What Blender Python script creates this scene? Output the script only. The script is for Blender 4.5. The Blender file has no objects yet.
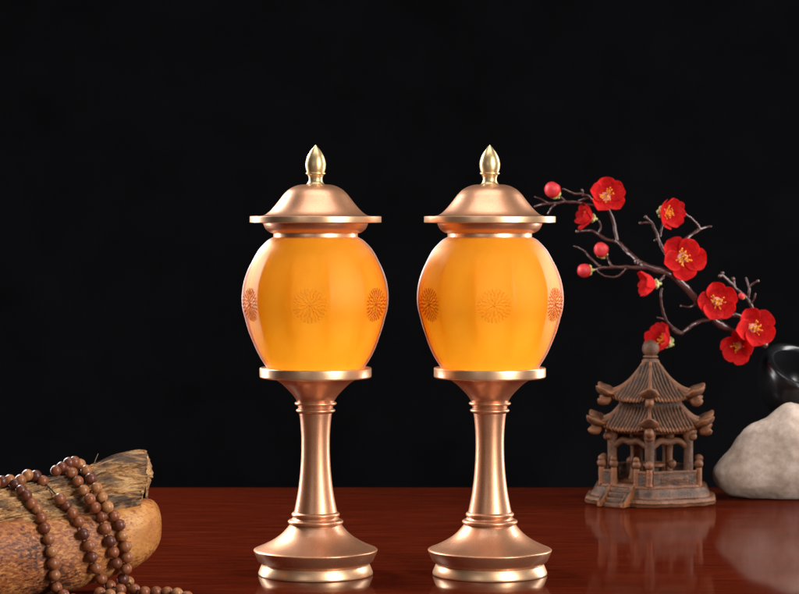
import bpy, bmesh, math, random
from mathutils import Vector, Matrix, noise
from mathutils.bvhtree import BVHTree

random.seed(7)
S = bpy.context.scene
COL = S.collection
R = math.radians
PI = math.pi

# ------------------------------------------------------------------ camera
F = 2500.0          # focal length in photo pixels
CAMY, CAMZ, HZ = -2.5, 0.356, 218.0
cam = bpy.data.cameras.new('camera')
camo = bpy.data.objects.new('camera', cam)
COL.objects.link(camo)
camo.location = (0, CAMY, CAMZ)
camo.rotation_euler = (R(90), 0, 0)
cam.sensor_width = 36
cam.lens = 36 * F / 799.0
cam.shift_y = -(297.0 - HZ) / 799.0
cam.clip_start, cam.clip_end = 0.05, 60
cam.dof.use_dof = True
cam.dof.focus_distance = 2.46
cam.dof.aperture_fstop = 20
S.camera = camo

# ------------------------------------------------------------------ world, lamps, exposure
W = bpy.data.worlds.new('World')
S.world = W
W.use_nodes = True
W.node_tree.nodes['Background'].inputs[0].default_value = (0.55, 0.6, 0.8, 1)
W.node_tree.nodes['Background'].inputs[1].default_value = 0.0015
S.view_settings.view_transform = 'Standard'
S.view_settings.look = 'None'
S.view_settings.exposure = 0
S.cycles.use_denoising = True
S.cycles.max_bounces = 12
S.cycles.transparent_max_bounces = 24
S.cycles.sample_clamp_indirect = 6


def area(name, loc, aim, sx, sy, power, col=(1, 1, 1), spread=180):
    d = bpy.data.lights.new(name, 'AREA')
    d.shape = 'RECTANGLE'
    d.size, d.size_y, d.energy, d.color = sx, sy, power, col
    d.spread = R(spread)
    o = bpy.data.objects.new(name, d)
    COL.objects.link(o)
    o.location = loc
    o.rotation_euler = (Vector(aim) - Vector(loc)).to_track_quat('-Z', 'Y').to_euler()
    return o


area('key_softbox', (0.95, -1.15, 0.66), (0.0, 0.15, 0.16), 0.36, 1.05, 32, (1, 0.96, 0.92))
area('top_softbox', (0.0, -0.10, 1.30), (0, 0.12, 0), 0.9, 0.5, 7, (1, 0.97, 0.95))
area('strip_softbox', (-0.95, 0.62, 0.50), (0, 0.1, 0.2), 0.22, 1.1, 15, (1, 0.97, 0.97))
area('strip_softbox', (1.00, 0.62, 0.45), (0, 0.1, 0.2), 0.22, 1.1, 14, (1, 0.97, 0.95))
area('rim_softbox', (-0.95, 0.95, 0.95), (-0.32, -0.1, 0.08), 0.35, 0.35, 16, (1, 0.98, 0.98))
area('fill_softbox', (-0.8, -1.9, 0.7), (0, 0.2, 0.15), 0.6, 0.9, 2.5, (1, 0.95, 0.92))


# ------------------------------------------------------------------ helpers
def P(px, py, y):
    """photo pixel at depth y -> world point"""
    d = (y - CAMY)
    return Vector(((px - 399.5) * d / F, y, CAMZ - (py - HZ) * d / F))


def link(name, me, mat=None, parent=None):
    o = bpy.data.objects.new(name, me)
    COL.objects.link(o)
    if mat is not None and not me.materials:
        me.materials.append(mat)
    if parent is not None:
        o.parent = parent
    return o


def tag(o, label=None, cat=None, group=None, kind=None):
    for k, v in (('label', label), ('category', cat), ('group', group), ('kind', kind)):
        if v:
            o[k] = v
    return o


def empty(name, loc=(0, 0, 0)):
    o = bpy.data.objects.new(name, None)
    o.empty_display_size = 0.02
    COL.objects.link(o)
    o.location = loc
    return o


def finish(bm, name, mat, parent=None, smooth=True, angle=38, recalc=True):
    if recalc:
        bmesh.ops.recalc_face_normals(bm, faces=bm.faces)
    me = bpy.data.meshes.new(name)
    bm.to_mesh(me)
    bm.free()
    if smooth:
        me.shade_smooth()
        me.set_sharp_from_angle(angle=R(angle))
    return link(name, me, mat, parent)


def copy_tree(o, parent=None):
    c = o.copy()
    COL.objects.link(c)
    if parent is not None:
        c.parent = parent
    for ch in list(o.children):
        copy_tree(ch, c)
    return c


def spline(pts, n=8):
    """Catmull-Rom through points of any dimension"""
    pts = [tuple(p) for p in pts]
    out = []
    m = len(pts)
    for i in range(m - 1):
        p0 = pts[i - 1] if i > 0 else tuple(2 * a - b for a, b in zip(pts[0], pts[1]))
        p1, p2 = pts[i], pts[i + 1]
        p3 = pts[i + 2] if i + 2 < m else tuple(2 * a - b for a, b in zip(pts[-1], pts[-2]))
        for k in range(n):
            t = k / n
            out.append(tuple(0.5 * (2 * b + (c - a) * t + (2 * a - 5 * b + 4 * c - d) * t * t + (3 * b - a - 3 * c + d) * t ** 3)
                             for a, b, c, d in zip(p0, p1, p2, p3)))
    out.append(pts[-1])
    return out


def fillet(pts, r, ang=28):
    out = [pts[0]]
    for i in range(1, len(pts) - 1):
        a, b, c = Vector(pts[i - 1]), Vector(pts[i]), Vector(pts[i + 1])
        u, v = a - b, c - b
        if u.length < 1e-6 or v.length < 1e-6:
            continue
        if PI - u.angle(v) > R(ang):
            k = min(r, u.length * .45, v.length * .45)
            p, q = b + u.normalized() * k, b + v.normalized() * k
            for t in (0, .25, .5, .75, 1):
                out.append(tuple(p * (1 - t) ** 2 + b * 2 * t * (1 - t) + q * t * t))
        else:
            out.append(pts[i])
    out.append(pts[-1])
    return out


def lathe_bm(prof, segs=96):
    bm = bmesh.new()
    rings = []
    for r, z in prof:
        if r < 1e-6:
            rings.append([bm.verts.new((0, 0, z))])
        else:
            rings.append([bm.verts.new((r * math.cos(2 * PI * k / segs), r * math.sin(2 * PI * k / segs), z)) for k in range(segs)])
    for a, b in zip(rings, rings[1:]):
        for k in range(segs):
            j = (k + 1) % segs
            f = [a[k % len(a)], a[j % len(a)], b[j % len(b)], b[k % len(b)]]
            f = list(dict.fromkeys(f))
            if len(f) > 2:
                bm.faces.new(f)
    return bm


def tube_into(bm, path, rad, segs=8, flat=1.0, up=None, cap=True):
    """tube along path; rad a number or list; flat squeezes the section"""
    path = [Vector(p) for p in path]
    n = len(path)
    if not hasattr(rad, '__len__'):
        rad = [rad] * n
    t0 = (path[1] - path[0]).normalized()
    nv = Vector(up) if up is not None else (Vector((0, 0, 1)) if abs(t0.z) < .9 else Vector((1, 0, 0)))
    rings = []
    for i, p in enumerate(path):
        t = (path[min(i + 1, n - 1)] - path[max(i - 1, 0)])
        t = t.normalized() if t.length > 1e-9 else t0
        nv = (nv - t * nv.dot(t))
        nv = nv.normalized() if nv.length > 1e-6 else t.orthogonal().normalized()
        b = t.cross(nv)
        rings.append([bm.verts.new(p + (nv * math.cos(2 * PI * k / segs) * flat + b * math.sin(2 * PI * k / segs)) * rad[i]) for k in range(segs)])
    for a, b in zip(rings, rings[1:]):
        for k in range(segs):
            j = (k + 1) % segs
            bm.faces.new((a[k], a[j], b[j], b[k]))
    if cap:
        bm.faces.new(rings[0][::-1])
        bm.faces.new(rings[-1])


def ball_into(bm, c, r, scale=(1, 1, 1), rot=None, seg=16, rings=10):
    m = Matrix.Translation(c)
    if rot is not None:
        m = m @ rot.to_matrix().to_4x4()
    m = m @ Matrix.Diagonal((*scale, 1))
    bmesh.ops.create_uvsphere(bm, u_segments=seg, v_segments=rings, radius=r, matrix=m)


def box_into(bm, c, size, rotz=0, bevel=0.0):
    m = Matrix.Translation(c) @ Matrix.Rotation(rotz, 4, 'Z') @ Matrix.Diagonal((*size, 1))
    r = bmesh.ops.create_cube(bm, size=1, matrix=m)
    if bevel:
        es = list({e for v in r['verts'] for e in v.link_edges})
        bmesh.ops.bevel(bm, geom=es, offset=bevel, segments=2, affect='EDGES', profile=.6)


def fbm(v, o=4, s=1.0):
    return noise.fractal(Vector(v) * s, 0.9, 2.1, o)


# ------------------------------------------------------------------ materials
class M:
    def __init__(self, name):
        self.m = bpy.data.materials.new(name)
        self.m.use_nodes = True
        self.t = self.m.node_tree
        self.b = self.t.nodes['Principled BSDF']
        self.out = self.t.nodes['Material Output']
        self.co = self.t.nodes.new('ShaderNodeTexCoord')

    def set(self, **k):
        for a, v in k.items():
            self.b.inputs[a.replace('_', ' ')].default_value = v
        return self

    def n(self, typ, **k):
        x = self.t.nodes.new('ShaderNode' + typ)
        for a, v in k.items():
            if a.startswith('i_'):
                key = a[2:]
                x.inputs[int(key) if key.isdigit() else key.replace('_', ' ')].default_value = v
            else:
                setattr(x, a, v)
        return x

    def l(self, a, b):
        self.t.links.new(a, b)

    def mapped(self, scale=(1, 1, 1), rot=(0, 0, 0), coord='Object'):
        mp = self.n('Mapping')
        mp.inputs['Scale'].default_value = scale
        mp.inputs['Rotation'].default_value = rot
        self.l(self.co.outputs[coord], mp.inputs[0])
        return mp.outputs[0]

    def noise(self, vec, scale, detail=4, rough=.55, dist=0):
        x = self.n('TexNoise', i_Scale=scale, i_Detail=detail, i_Roughness=rough, i_Distortion=dist)
        self.l(vec, x.inputs['Vector'])
        return x.outputs['Fac']

    def ramp(self, fac, stops, interp='LINEAR'):
        x = self.n('ValToRGB')
        cr = x.color_ramp
        cr.interpolation = interp
        while len(cr.elements) < len(stops):
            cr.elements.new(.5)
        for e, (p, c) in zip(cr.elements, stops):
            e.position = p
            e.color = (*c, 1) if len(c) == 3 else c
        self.l(fac, x.inputs[0])
        return x.outputs[0]

    def mix(self, fac, a, b, mode='MIX'):
        x = self.n('Mix', data_type='RGBA', blend_type=mode)
        for s, v in ((0, fac), (6, a), (7, b)):
            if hasattr(v, 'is_linked') or hasattr(v, 'links'):
                self.l(v, x.inputs[s])
            else:
                x.inputs[s].default_value = v if s == 0 else (*v, 1)
        return x.outputs[2]

    def bump(self, h, strength, dist=.001):
        x = self.n('Bump', i_Strength=strength, i_Distance=dist)
        self.l(h, x.inputs['Height'])
        self.l(x.outputs[0], self.b.inputs['Normal'])

    def base(self, c):
        self.l(c, self.b.inputs['Base Color'])


def metal(name, col, col2, rough):
    m = M(name).set(Metallic=.85, Roughness=rough, Coat_Weight=.40, Coat_Roughness=.16)
    v = m.mapped()
    fl = m.noise(v, 2000, 1, .5)
    big = m.noise(v, 22, 3)
    c = m.mix(m.ramp(fl, [(.35, (0, 0, 0)), (.72, (1, 1, 1))]), col, col2)
    c = m.mix(m.ramp(big, [(.3, (0, 0, 0)), (.8, (.06, .06, .06))]), c, tuple(x * .8 for x in col))
    m.base(c)
    rr = m.n('MapRange', i_1=.3, i_2=.7, i_3=rough - .02, i_4=rough + .03)
    m.l(m.noise(v, 60, 4), rr.inputs[0])
    m.l(rr.outputs[0], m.b.inputs['Roughness'])
    m.bump(fl, .07, .0003)
    return m.m


ROSE = metal('rose_gold_paint', (0.52, 0.232, 0.110), (0.73, 0.39, 0.235), .41)
GOLD = metal('champagne_gold', (0.82, 0.48, 0.27), (0.92, 0.61, 0.37), .36)
PALE = metal('pale_gold', (0.56, 0.40, 0.18), (0.74, 0.56, 0.30), .38)


def amber_wall():
    """tinted glass wall: frosted skin, real absorption inside the thickness"""
    m = M('amber_glass').set(Roughness=.4, Specular_IOR_Level=.0)
    v = m.mapped()
    m.base(m.ramp(m.noise(v, 14, 3), [(.3, (0.74, 0.27, 0.018)), (.75, (0.84, 0.35, 0.03))]))
    m.bump(m.noise(v, 900, 2), .06, .0003)
    tp = m.n('BsdfTransparent')
    mx = m.n('MixShader', i_0=.27)
    m.l(tp.outputs[0], mx.inputs[1])
    m.l(m.b.outputs[0], mx.inputs[2])
    gl = m.n('BsdfGlossy', i_Roughness=.5)
    gl.inputs['Color'].default_value = (1, .93, .92, 1)
    fr = m.n('Fresnel')
    geo = m.n('NewGeometry')              # the same air-to-glass sheen on both faces of the wall
    ior = m.n('MapRange', i_1=0, i_2=1, i_3=1.25, i_4=1 / 1.25)
    m.l(geo.outputs['Backfacing'], ior.inputs[0])
    m.l(ior.outputs[0], fr.inputs[0])
    m2 = m.n('MixShader')
    m.l(fr.outputs[0], m2.inputs[0])
    m.l(mx.outputs[0], m2.inputs[1])
    m.l(gl.outputs[0], m2.inputs[2])
    m.l(m2.outputs[0], m.out.inputs[0])
    va = m.n('VolumeAbsorption', i_Density=480.0)
    va.inputs['Color'].default_value = (0.978, 0.86, 0.0, 1)
    m.l(va.outputs[0], m.out.inputs['Volume'])
    return m.m


def amber_core():
    m = M('milky_amber_lining').set(Roughness=.6, Specular_IOR_Level=.1)
    v = m.mapped()
    c = m.ramp(m.noise(v, 14, 3), [(.3, (0.84, 0.60, 0.11)), (.75, (0.90, 0.68, 0.15))])
    m.base(c)
    tr = m.n('BsdfTranslucent')
    m.l(c, tr.inputs[0])
    mx = m.n('MixShader', i_0=.6)
    m.l(m.b.outputs[0], mx.inputs[1])
    m.l(tr.outputs[0], mx.inputs[2])
    m.l(mx.outputs[0], m.out.inputs[0])
    return m.m


def amber_relief(name, c0, c1, through, cover):
    m = M(name).set(Roughness=.35, Specular_IOR_Level=.5)
    m.base(m.ramp(m.noise(m.mapped(), 60, 3), [(.3, c0), (.75, c1)]))
    tp = m.n('BsdfTransparent')
    tp.inputs[0].default_value = (1, .95, .8, 1)
    mx = m.n('MixShader', i_0=cover)
    m.l(tp.outputs[0], mx.inputs[1])
    tr = m.n('BsdfTranslucent')
    tr.inputs[0].default_value = (*through, 1)
    m0 = m.n('MixShader', i_0=.6)
    m.l(m.b.outputs[0], m0.inputs[1])
    m.l(tr.outputs[0], m0.inputs[2])
    m.l(m0.outputs[0], mx.inputs[2])
    m.l(mx.outputs[0], m.out.inputs[0])
    return m.m


AMBER, AMBER_CORE = amber_wall(), amber_core()
AMBER_RELIEF = amber_relief('amber_relief', (0.80, 0.36, 0.03), (0.88, 0.46, 0.05), (0.98, .66, .14), .40)
SHADED_RELIEF = amber_relief('shaded_relief', (0.46, 0.085, 0.010), (0.58, 0.12, 0.014), (0.60, .14, .015), .62)  # side medallions: dimmer, redder light through the glass, put into the colour


def table_mat():
    m = M('polished_redwood').set(Roughness=.45, Coat_Weight=.5, Coat_Roughness=.075, Coat_IOR=1.30, Specular_IOR_Level=.0)
    v = m.mapped((1.2, 26, 1))
    g = m.noise(v, 9, 6, .65, .4)
    v2 = m.mapped((3, 240, 1))
    g2 = m.noise(v2, 8, 3, .6)
    c = m.ramp(g, [(.25, (0.026, 0.0034, 0.0012)), (.5, (0.066, 0.0075, 0.0023)), (.76, (0.14, 0.019, 0.005))])
    c = m.mix(m.ramp(g2, [(.45, (0, 0, 0)), (.8, (.38, .38, .38))]), c, (0.05, 0.005, 0.0025))
    m.base(c)
    x = m.n('Bump', i_Strength=.05, i_Distance=.001)
    m.l(g2, x.inputs['Height'])
    m.l(x.outputs[0], m.b.inputs['Normal'])
    return m.m


def clay_mat():
    m = M('weathered_terracotta').set(Roughness=.5, Specular_IOR_Level=.32)
    v = m.mapped()
    n1 = m.noise(v, 85, 5, .65)
    n2 = m.noise(v, 420, 4, .6)
    c = m.ramp(n1, [(.34, (0.026, 0.016, 0.011)), (.5, (0.056, 0.030, 0.019)), (.66, (0.11, 0.052, 0.028))])
    geo = m.n('NewGeometry')
    ed = m.ramp(geo.outputs['Pointiness'], [(.51, (0, 0, 0)), (.60, (1, 1, 1))])
    hm = m.mix(n2, (0.2, 0.2, 0.2), (1, 1, 1))
    ed = m.mix(1.0, ed, hm, 'MULTIPLY')
    c = m.mix(ed, c, (0.33, 0.105, 0.03))
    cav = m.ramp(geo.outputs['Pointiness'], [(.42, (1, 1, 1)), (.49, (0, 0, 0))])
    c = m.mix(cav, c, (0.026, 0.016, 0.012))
    m.base(c)
    m.bump(n2, .7, .0018)
    return m.m


def stone_mat():
    m = M('pale_river_stone').set(Roughness=.8, Specular_IOR_Level=.25)
    v = m.mapped()
    n1 = m.noise(v, 38, 6, .65)
    n2 = m.noise(v, 260, 5, .7)
    n3 = m.noise(m.mapped((1, 1, 1.6), (0, R(20), 0)), 14, 4, .6, .6)
    c = m.ramp(n1, [(.3, (0.25, 0.185, 0.145)), (.5, (0.40, 0.315, 0.255)), (.72, (0.58, 0.485, 0.42))])
    c = m.mix(m.ramp(n2, [(.5, (0, 0, 0)), (.75, (.4, .4, .4))]), c, (0.25, 0.18, 0.14))
    c = m.mix(m.ramp(n3, [(.5, (0, 0, 0)), (.75, (.55, .55, .55))]), c, (0.52, 0.455, 0.415))
    m.base(c)
    h = m.mix(.5, n1, n2)
    m.bump(h, .22, .0018)
    return m.m


def trunk_mat():
    m = M('smooth_burl_wood').set(Roughness=.5, Specular_IOR_Level=.35)
    v = m.mapped((1, 1, 1), (0, 0, R(20)))
    n1 = m.noise(v, 30, 5, .6, .4)
    c = m.ramp(n1, [(.3, (0.42, 0.15, 0.035)), (.5, (0.62, 0.275, 0.075)), (.72, (0.76, 0.43, 0.16))])
    vs = m.mapped((.55, 1, 1.5), (0, R(-8), 0))
    sp = m.noise(vs, 290, 5, .7, .4)
    zone = m.noise(v, 17, 2, .5)
    sx = m.n('SeparateXYZ')
    m.l(m.co.outputs['Object'], sx.inputs[0])
    mr = m.n('MapRange', i_1=.035, i_2=-.05, i_3=-.02, i_4=.165)
    m.l(sx.outputs[0], mr.inputs[0])
    ad = m.n('Math', operation='ADD')
    m.l(zone, ad.inputs[0])
    m.l(mr.outputs[0], ad.inputs[1])
    a2 = m.n('Math', operation='MULTIPLY_ADD', i_1=.75, i_2=0)
    m.l(sp, a2.inputs[0])
    a3 = m.n('Math', operation='ADD')
    m.l(a2.outputs[0], a3.inputs[0])
    a4 = m.n('Math', operation='MULTIPLY', i_1=.5)
    m.l(ad.outputs[0], a4.inputs[0])
    m.l(a4.outputs[0], a3.inputs[1])
    red = m.ramp(a3.outputs[0], [(.56, (0, 0, 0)), (.66, (.9, .9, .9))])
    c = m.mix(red, c, (0.27, 0.065, 0.022))
    blk = m.ramp(a3.outputs[0], [(.69, (0, 0, 0)), (.74, (.9, .9, .9))])
    c = m.mix(blk, c, (0.035, 0.018, 0.016))
    gr = m.noise(m.mapped((.12, 1, 1), (0, R(-6), R(20))), 190, 4, .6, .5)
    c = m.mix(m.ramp(gr, [(.5, (0, 0, 0)), (.72, (.5, .5, .5))]), c, (0.30, 0.11, 0.035))
    m.base(c)
    m.bump(m.mix(.5, sp, gr), .5, .0016)
    return m.m


def splinter_mat():
    m = M('splintered_wood').set(Roughness=.62, Specular_IOR_Level=.3)
    v = m.mapped((.10, 1, 1), (0, R(-12), R(20)))
    n1 = m.noise(v, 150, 5, .6, .6)
    n2 = m.noise(v, 420, 4, .65, .3)
    big = m.noise(m.mapped((.35, 1, 1), (0, R(-9), R(20))), 42, 3, .6, .8)
    c = m.ramp(n1, [(.36, (0.20, 0.08, 0.03)), (.47, (0.52, 0.27, 0.10)), (.62, (0.74, 0.46, 0.21))])
    c = m.mix(m.ramp(big, [(.47, (0, 0, 0)), (.6, (.9, .9, .9))]), c, (0.085, 0.058, 0.048))
    c = m.mix(m.ramp(n2, [(.54, (0, 0, 0)), (.68, (.8, .8, .8))]), c, (0.10, 0.045, 0.022))
    m.base(c)
    m.bump(m.mix(.5, n1, n2), 1.0, .006)
    return m.m


def bead_mat():
    m = M('rosewood_bead').set(Roughness=.40, Specular_IOR_Level=.45, Coat_Weight=.1, Coat_Roughness=.2)
    oi = m.n('ObjectInfo')
    cr = m.ramp(oi.outputs['Random'], [(0, (0.085, 0.022, 0.013)), (.2, (0.20, 0.052, 0.020)), (.45, (0.31, 0.094, 0.032)),
                                       (.7, (0.30, 0.10, 0.037)), (1, (0.50, 0.22, 0.075))])
    ad = m.n('VectorMath', operation='ADD')
    m.l(m.co.outputs['Object'], ad.inputs[0])
    m.l(oi.outputs['Location'], ad.inputs[1])
    mp = m.n('Mapping')
    mp.inputs['Scale'].default_value = (1, .35, 1)
    m.l(ad.outputs[0], mp.inputs[0])
    g = m.noise(mp.outputs[0], 420, 4, .6, .8)
    c = m.mix(m.ramp(g, [(.42, (0, 0, 0)), (.7, (.6, .6, .6))]), cr, (0.10, 0.028, 0.016))
    m.base(c)
    m.bump(g, .12, .0004)
    return m.m


def petal_mat():
    m = M('red_silk_petal').set(Roughness=.6, Specular_IOR_Level=.16, Sheen_Weight=.03)
    v = m.mapped()
    n1 = m.noise(v, 5, 4)
    oi = m.n('ObjectInfo')
    c = m.ramp(n1, [(.3, (0.78, 0.008, 0.010)), (.7, (0.95, 0.030, 0.030))])
    c = m.mix(m.ramp(oi.outputs['Random'], [(0, (0, 0, 0)), (1, (.30, .30, .30))]), c, (0.50, 0.004, 0.012))
    m.base(c)
    m.bump(m.noise(m.mapped((.5, 6, 1)), 6, 3), .5, .02)
    tr = m.n('BsdfTranslucent')
    m.l(c, tr.inputs[0])
    mx = m.n('MixShader', i_0=.42)
    m.l(m.b.outputs[0], mx.inputs[1])
    m.l(tr.outputs[0], mx.inputs[2])
    m.l(mx.outputs[0], m.out.inputs[0])
    return m.m


def bud_mat():
    m = M('red_bud').set(Roughness=.45, Specular_IOR_Level=.4)
    v = m.mapped()
    sx = m.n('SeparateXYZ')
    m.l(m.co.outputs['Object'], sx.inputs[0])
    a = m.n('MapRange', i_1=-.010, i_2=.006, i_3=0, i_4=1)
    m.l(sx.outputs[2], a.inputs[0])
    ad = m.n('Math', operation='MULTIPLY_ADD', i_1=.55)
    m.l(m.noise(v, 160, 3), ad.inputs[0])
    m.l(a.outputs[0], ad.inputs[2])
    c = m.ramp(ad.outputs[0], [(.30, (0.40, 0.40, 0.07)), (.50, (0.55, 0.20, 0.05)), (.60, (0.42, 0.008, 0.010)), (.85, (0.52, 0.014, 0.018)), (1.0, (0.56, 0.03, 0.036))])
    m.base(c)
    return m.m


def plain(name, c, rough=.5, var=.25, scale=120, bump=.2, dist=.0006, **k):
    m = M(name).set(Roughness=rough, **k)
    v = m.mapped()
    n = m.noise(v, scale, 4)
    m.base(m.ramp(n, [(.3, tuple(x * (1 - var) for x in c)), (.7, tuple(min(1, x * (1 + var)) for x in c))]))
    if bump:
        m.bump(n, bump, dist)
    return m.m


TABLE, CLAY, STONE, TRUNK, SPLINTER, BEAD = table_mat(), clay_mat(), stone_mat(), trunk_mat(), splinter_mat(), bead_mat()
PETAL, BUD = petal_mat(), bud_mat()
BARK = plain('plum_bark', (0.062, 0.021, 0.019), .3, .4, 260, .4, .001, Specular_IOR_Level=.6, Coat_Weight=.5, Coat_Roughness=.15)
STAMEN = plain('stamen_yellow', (0.85, 0.36, 0.02), .5, .2)
PINKC = plain('flower_heart', (0.75, 0.34, 0.32), .5, .25, 300)
CALYX = plain('calyx_green', (0.42, 0.42, 0.14), .5, .3, 200)
BLACKG = plain('black_glaze', (0.006, 0.006, 0.007), .24, .2, 30, 0)
THREAD = plain('black_thread', (0.02, 0.016, 0.014), .7, .2)
CLOTH = plain('black_cloth', (0.0125, 0.0122, 0.0145), .95, .15, 9, .1, Specular_IOR_Level=.0)

# ------------------------------------------------------------------ setting
bm = bmesh.new()
tp = fillet([(-1.1, -.05), (-1.1, 0), (.807, 0), (.807, -.05)], .004)
L = [bm.verts.new((-1.6, y, z)) for y, z in tp]
Rr = [bm.verts.new((1.6, y, z)) for y, z in tp]
for i in range(len(tp) - 1):
    bm.faces.new((L[i], L[i + 1], Rr[i + 1], Rr[i]))
bm.faces.new(L[::-1]); bm.faces.new(Rr); bm.faces.new((L[0], Rr[0], Rr[-1], L[-1]))
t = finish(bm, 'table', TABLE)
tag(t, 'polished red-brown wooden table top carrying everything', 'table', kind='structure')

bm = bmesh.new()
prof = spline([(-2.0, -.9), (1.6, -.9), (2.15, -.8), (2.35, -.3), (2.4, .6), (2.4, 2.6)], 8)
a = [bm.verts.new((-3.5, y, z)) for y, z in prof]
b = [bm.verts.new((3.5, y, z)) for y, z in prof]
for i in range(len(prof) - 1):
    bm.faces.new((a[i], b[i], b[i + 1], a[i + 1]))
t = finish(bm, 'backdrop', CLOTH)
tag(t, 'plain black cloth backdrop behind the table', 'backdrop', kind='structure')


# ------------------------------------------------------------------ lanterns
def prof(pts):                       # (radius px, photo row) -> metres above the table
    return [(r * .001, (574 - y) * .001) for r, y in pts]


GP = [(42, 237), (46.6, 239.4), (51.2, 243.4), (57.2, 250.2), (62.8, 260), (67.6, 271), (71.3, 283), (72.9, 296), (72.2, 308), (69.2, 320), (65.8, 332), (60.8, 346),
      (55.2, 357.5), (47.8, 369)]
GS = spline(prof(GP), 12)


def facet(a, z, phase):
    """radius factor of the twelve-sided cut, fading out above and below"""
    y = 574 - z * 1000
    k = min(1, max(0, (y - 244) / 30)) * min(1, max(0, (358 - y) / 32))
    k = k * k * (3 - 2 * k)
    st = PI / 6
    d = (a - phase + st / 2) % st - st / 2
    return 1 + k * 1.0 * (math.cos(st / 2) / math.cos(d) - 1 + 0.026)


def globe_r(z):
    for (r0, z0), (r1, z1) in zip(GS, GS[1:]):
        if z1 <= z <= z0:
            return r0 + (r1 - r0) * (z - z0) / (z1 - z0)
    return GS[-1][0]


def medallion(parent, ang, phase, pale):
    """round flower-scroll emblem in low relief following the globe"""
    bm = bmesh.new()
    zc, RM = .2705, .0172

    def at(u, v, h):
        z = zc + v
        rr = globe_r(z)
        a = ang + u / globe_r(zc)
        rr = rr * facet(a, z, phase) + h
        return Vector((rr * math.cos(a), rr * math.sin(a), z))

    def stroke(pts, w):
        ps = spline(pts, 4)
        n = len(ps)
        rows = []
        for i, (x, y) in enumerate(ps):
            dx, dy = ps[min(i + 1, n - 1)][0] - ps[max(i - 1, 0)][0], ps[min(i + 1, n - 1)][1] - ps[max(i - 1, 0)][1]
            ln = math.hypot(dx, dy) or 1
            k = w * (.5 + .5 * math.sin(PI * (.08 + .84 * i / (n - 1))))
            rows.append([bm.verts.new(at(x * RM - dy / ln * a * k, y * RM + dx / ln * a * k, h * k)) for a, h in
                         ((-1.15, -.25), (-.8, .45), (-.3, .85), (.3, .85), (.8, .45), (1.15, -.25))])
        for a, b in zip(rows, rows[1:]):
            for q in range(5):
                bm.faces.new((a[q], a[q + 1], b[q + 1], b[q]))

    def pol(r, t):
        return (r * math.cos(t), r * math.sin(t))
    rnd = random.Random(3)
    for r0, n, ln in ((.15, 6, .16), (.33, 11, .19), (.52, 16, .20), (.70, 21, .20), (.87, 26, .18)):   # rings of curled petals
        for k in range(n):
            t = k * 2 * PI / n + r0 * 2.2
            sgn = 1 if k % 2 else -1
            sw = sgn * rnd.uniform(.35, .75) * ln / r0
            stroke([pol(r0 - ln * .55, t - sw * .45), pol(r0 - ln * .1, t + sw * .05), pol(r0 + ln * .30, t - sw * .12), pol(r0 + ln * .60, t + sw * .40)],
                   .00072 * rnd.uniform(.8, 1.15))
    ball_into(bm, at(0, 0, 0), .0013)
    return finish(bm, 'medallion', AMBER_RELIEF if pale else SHADED_RELIEF, parent)


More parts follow.
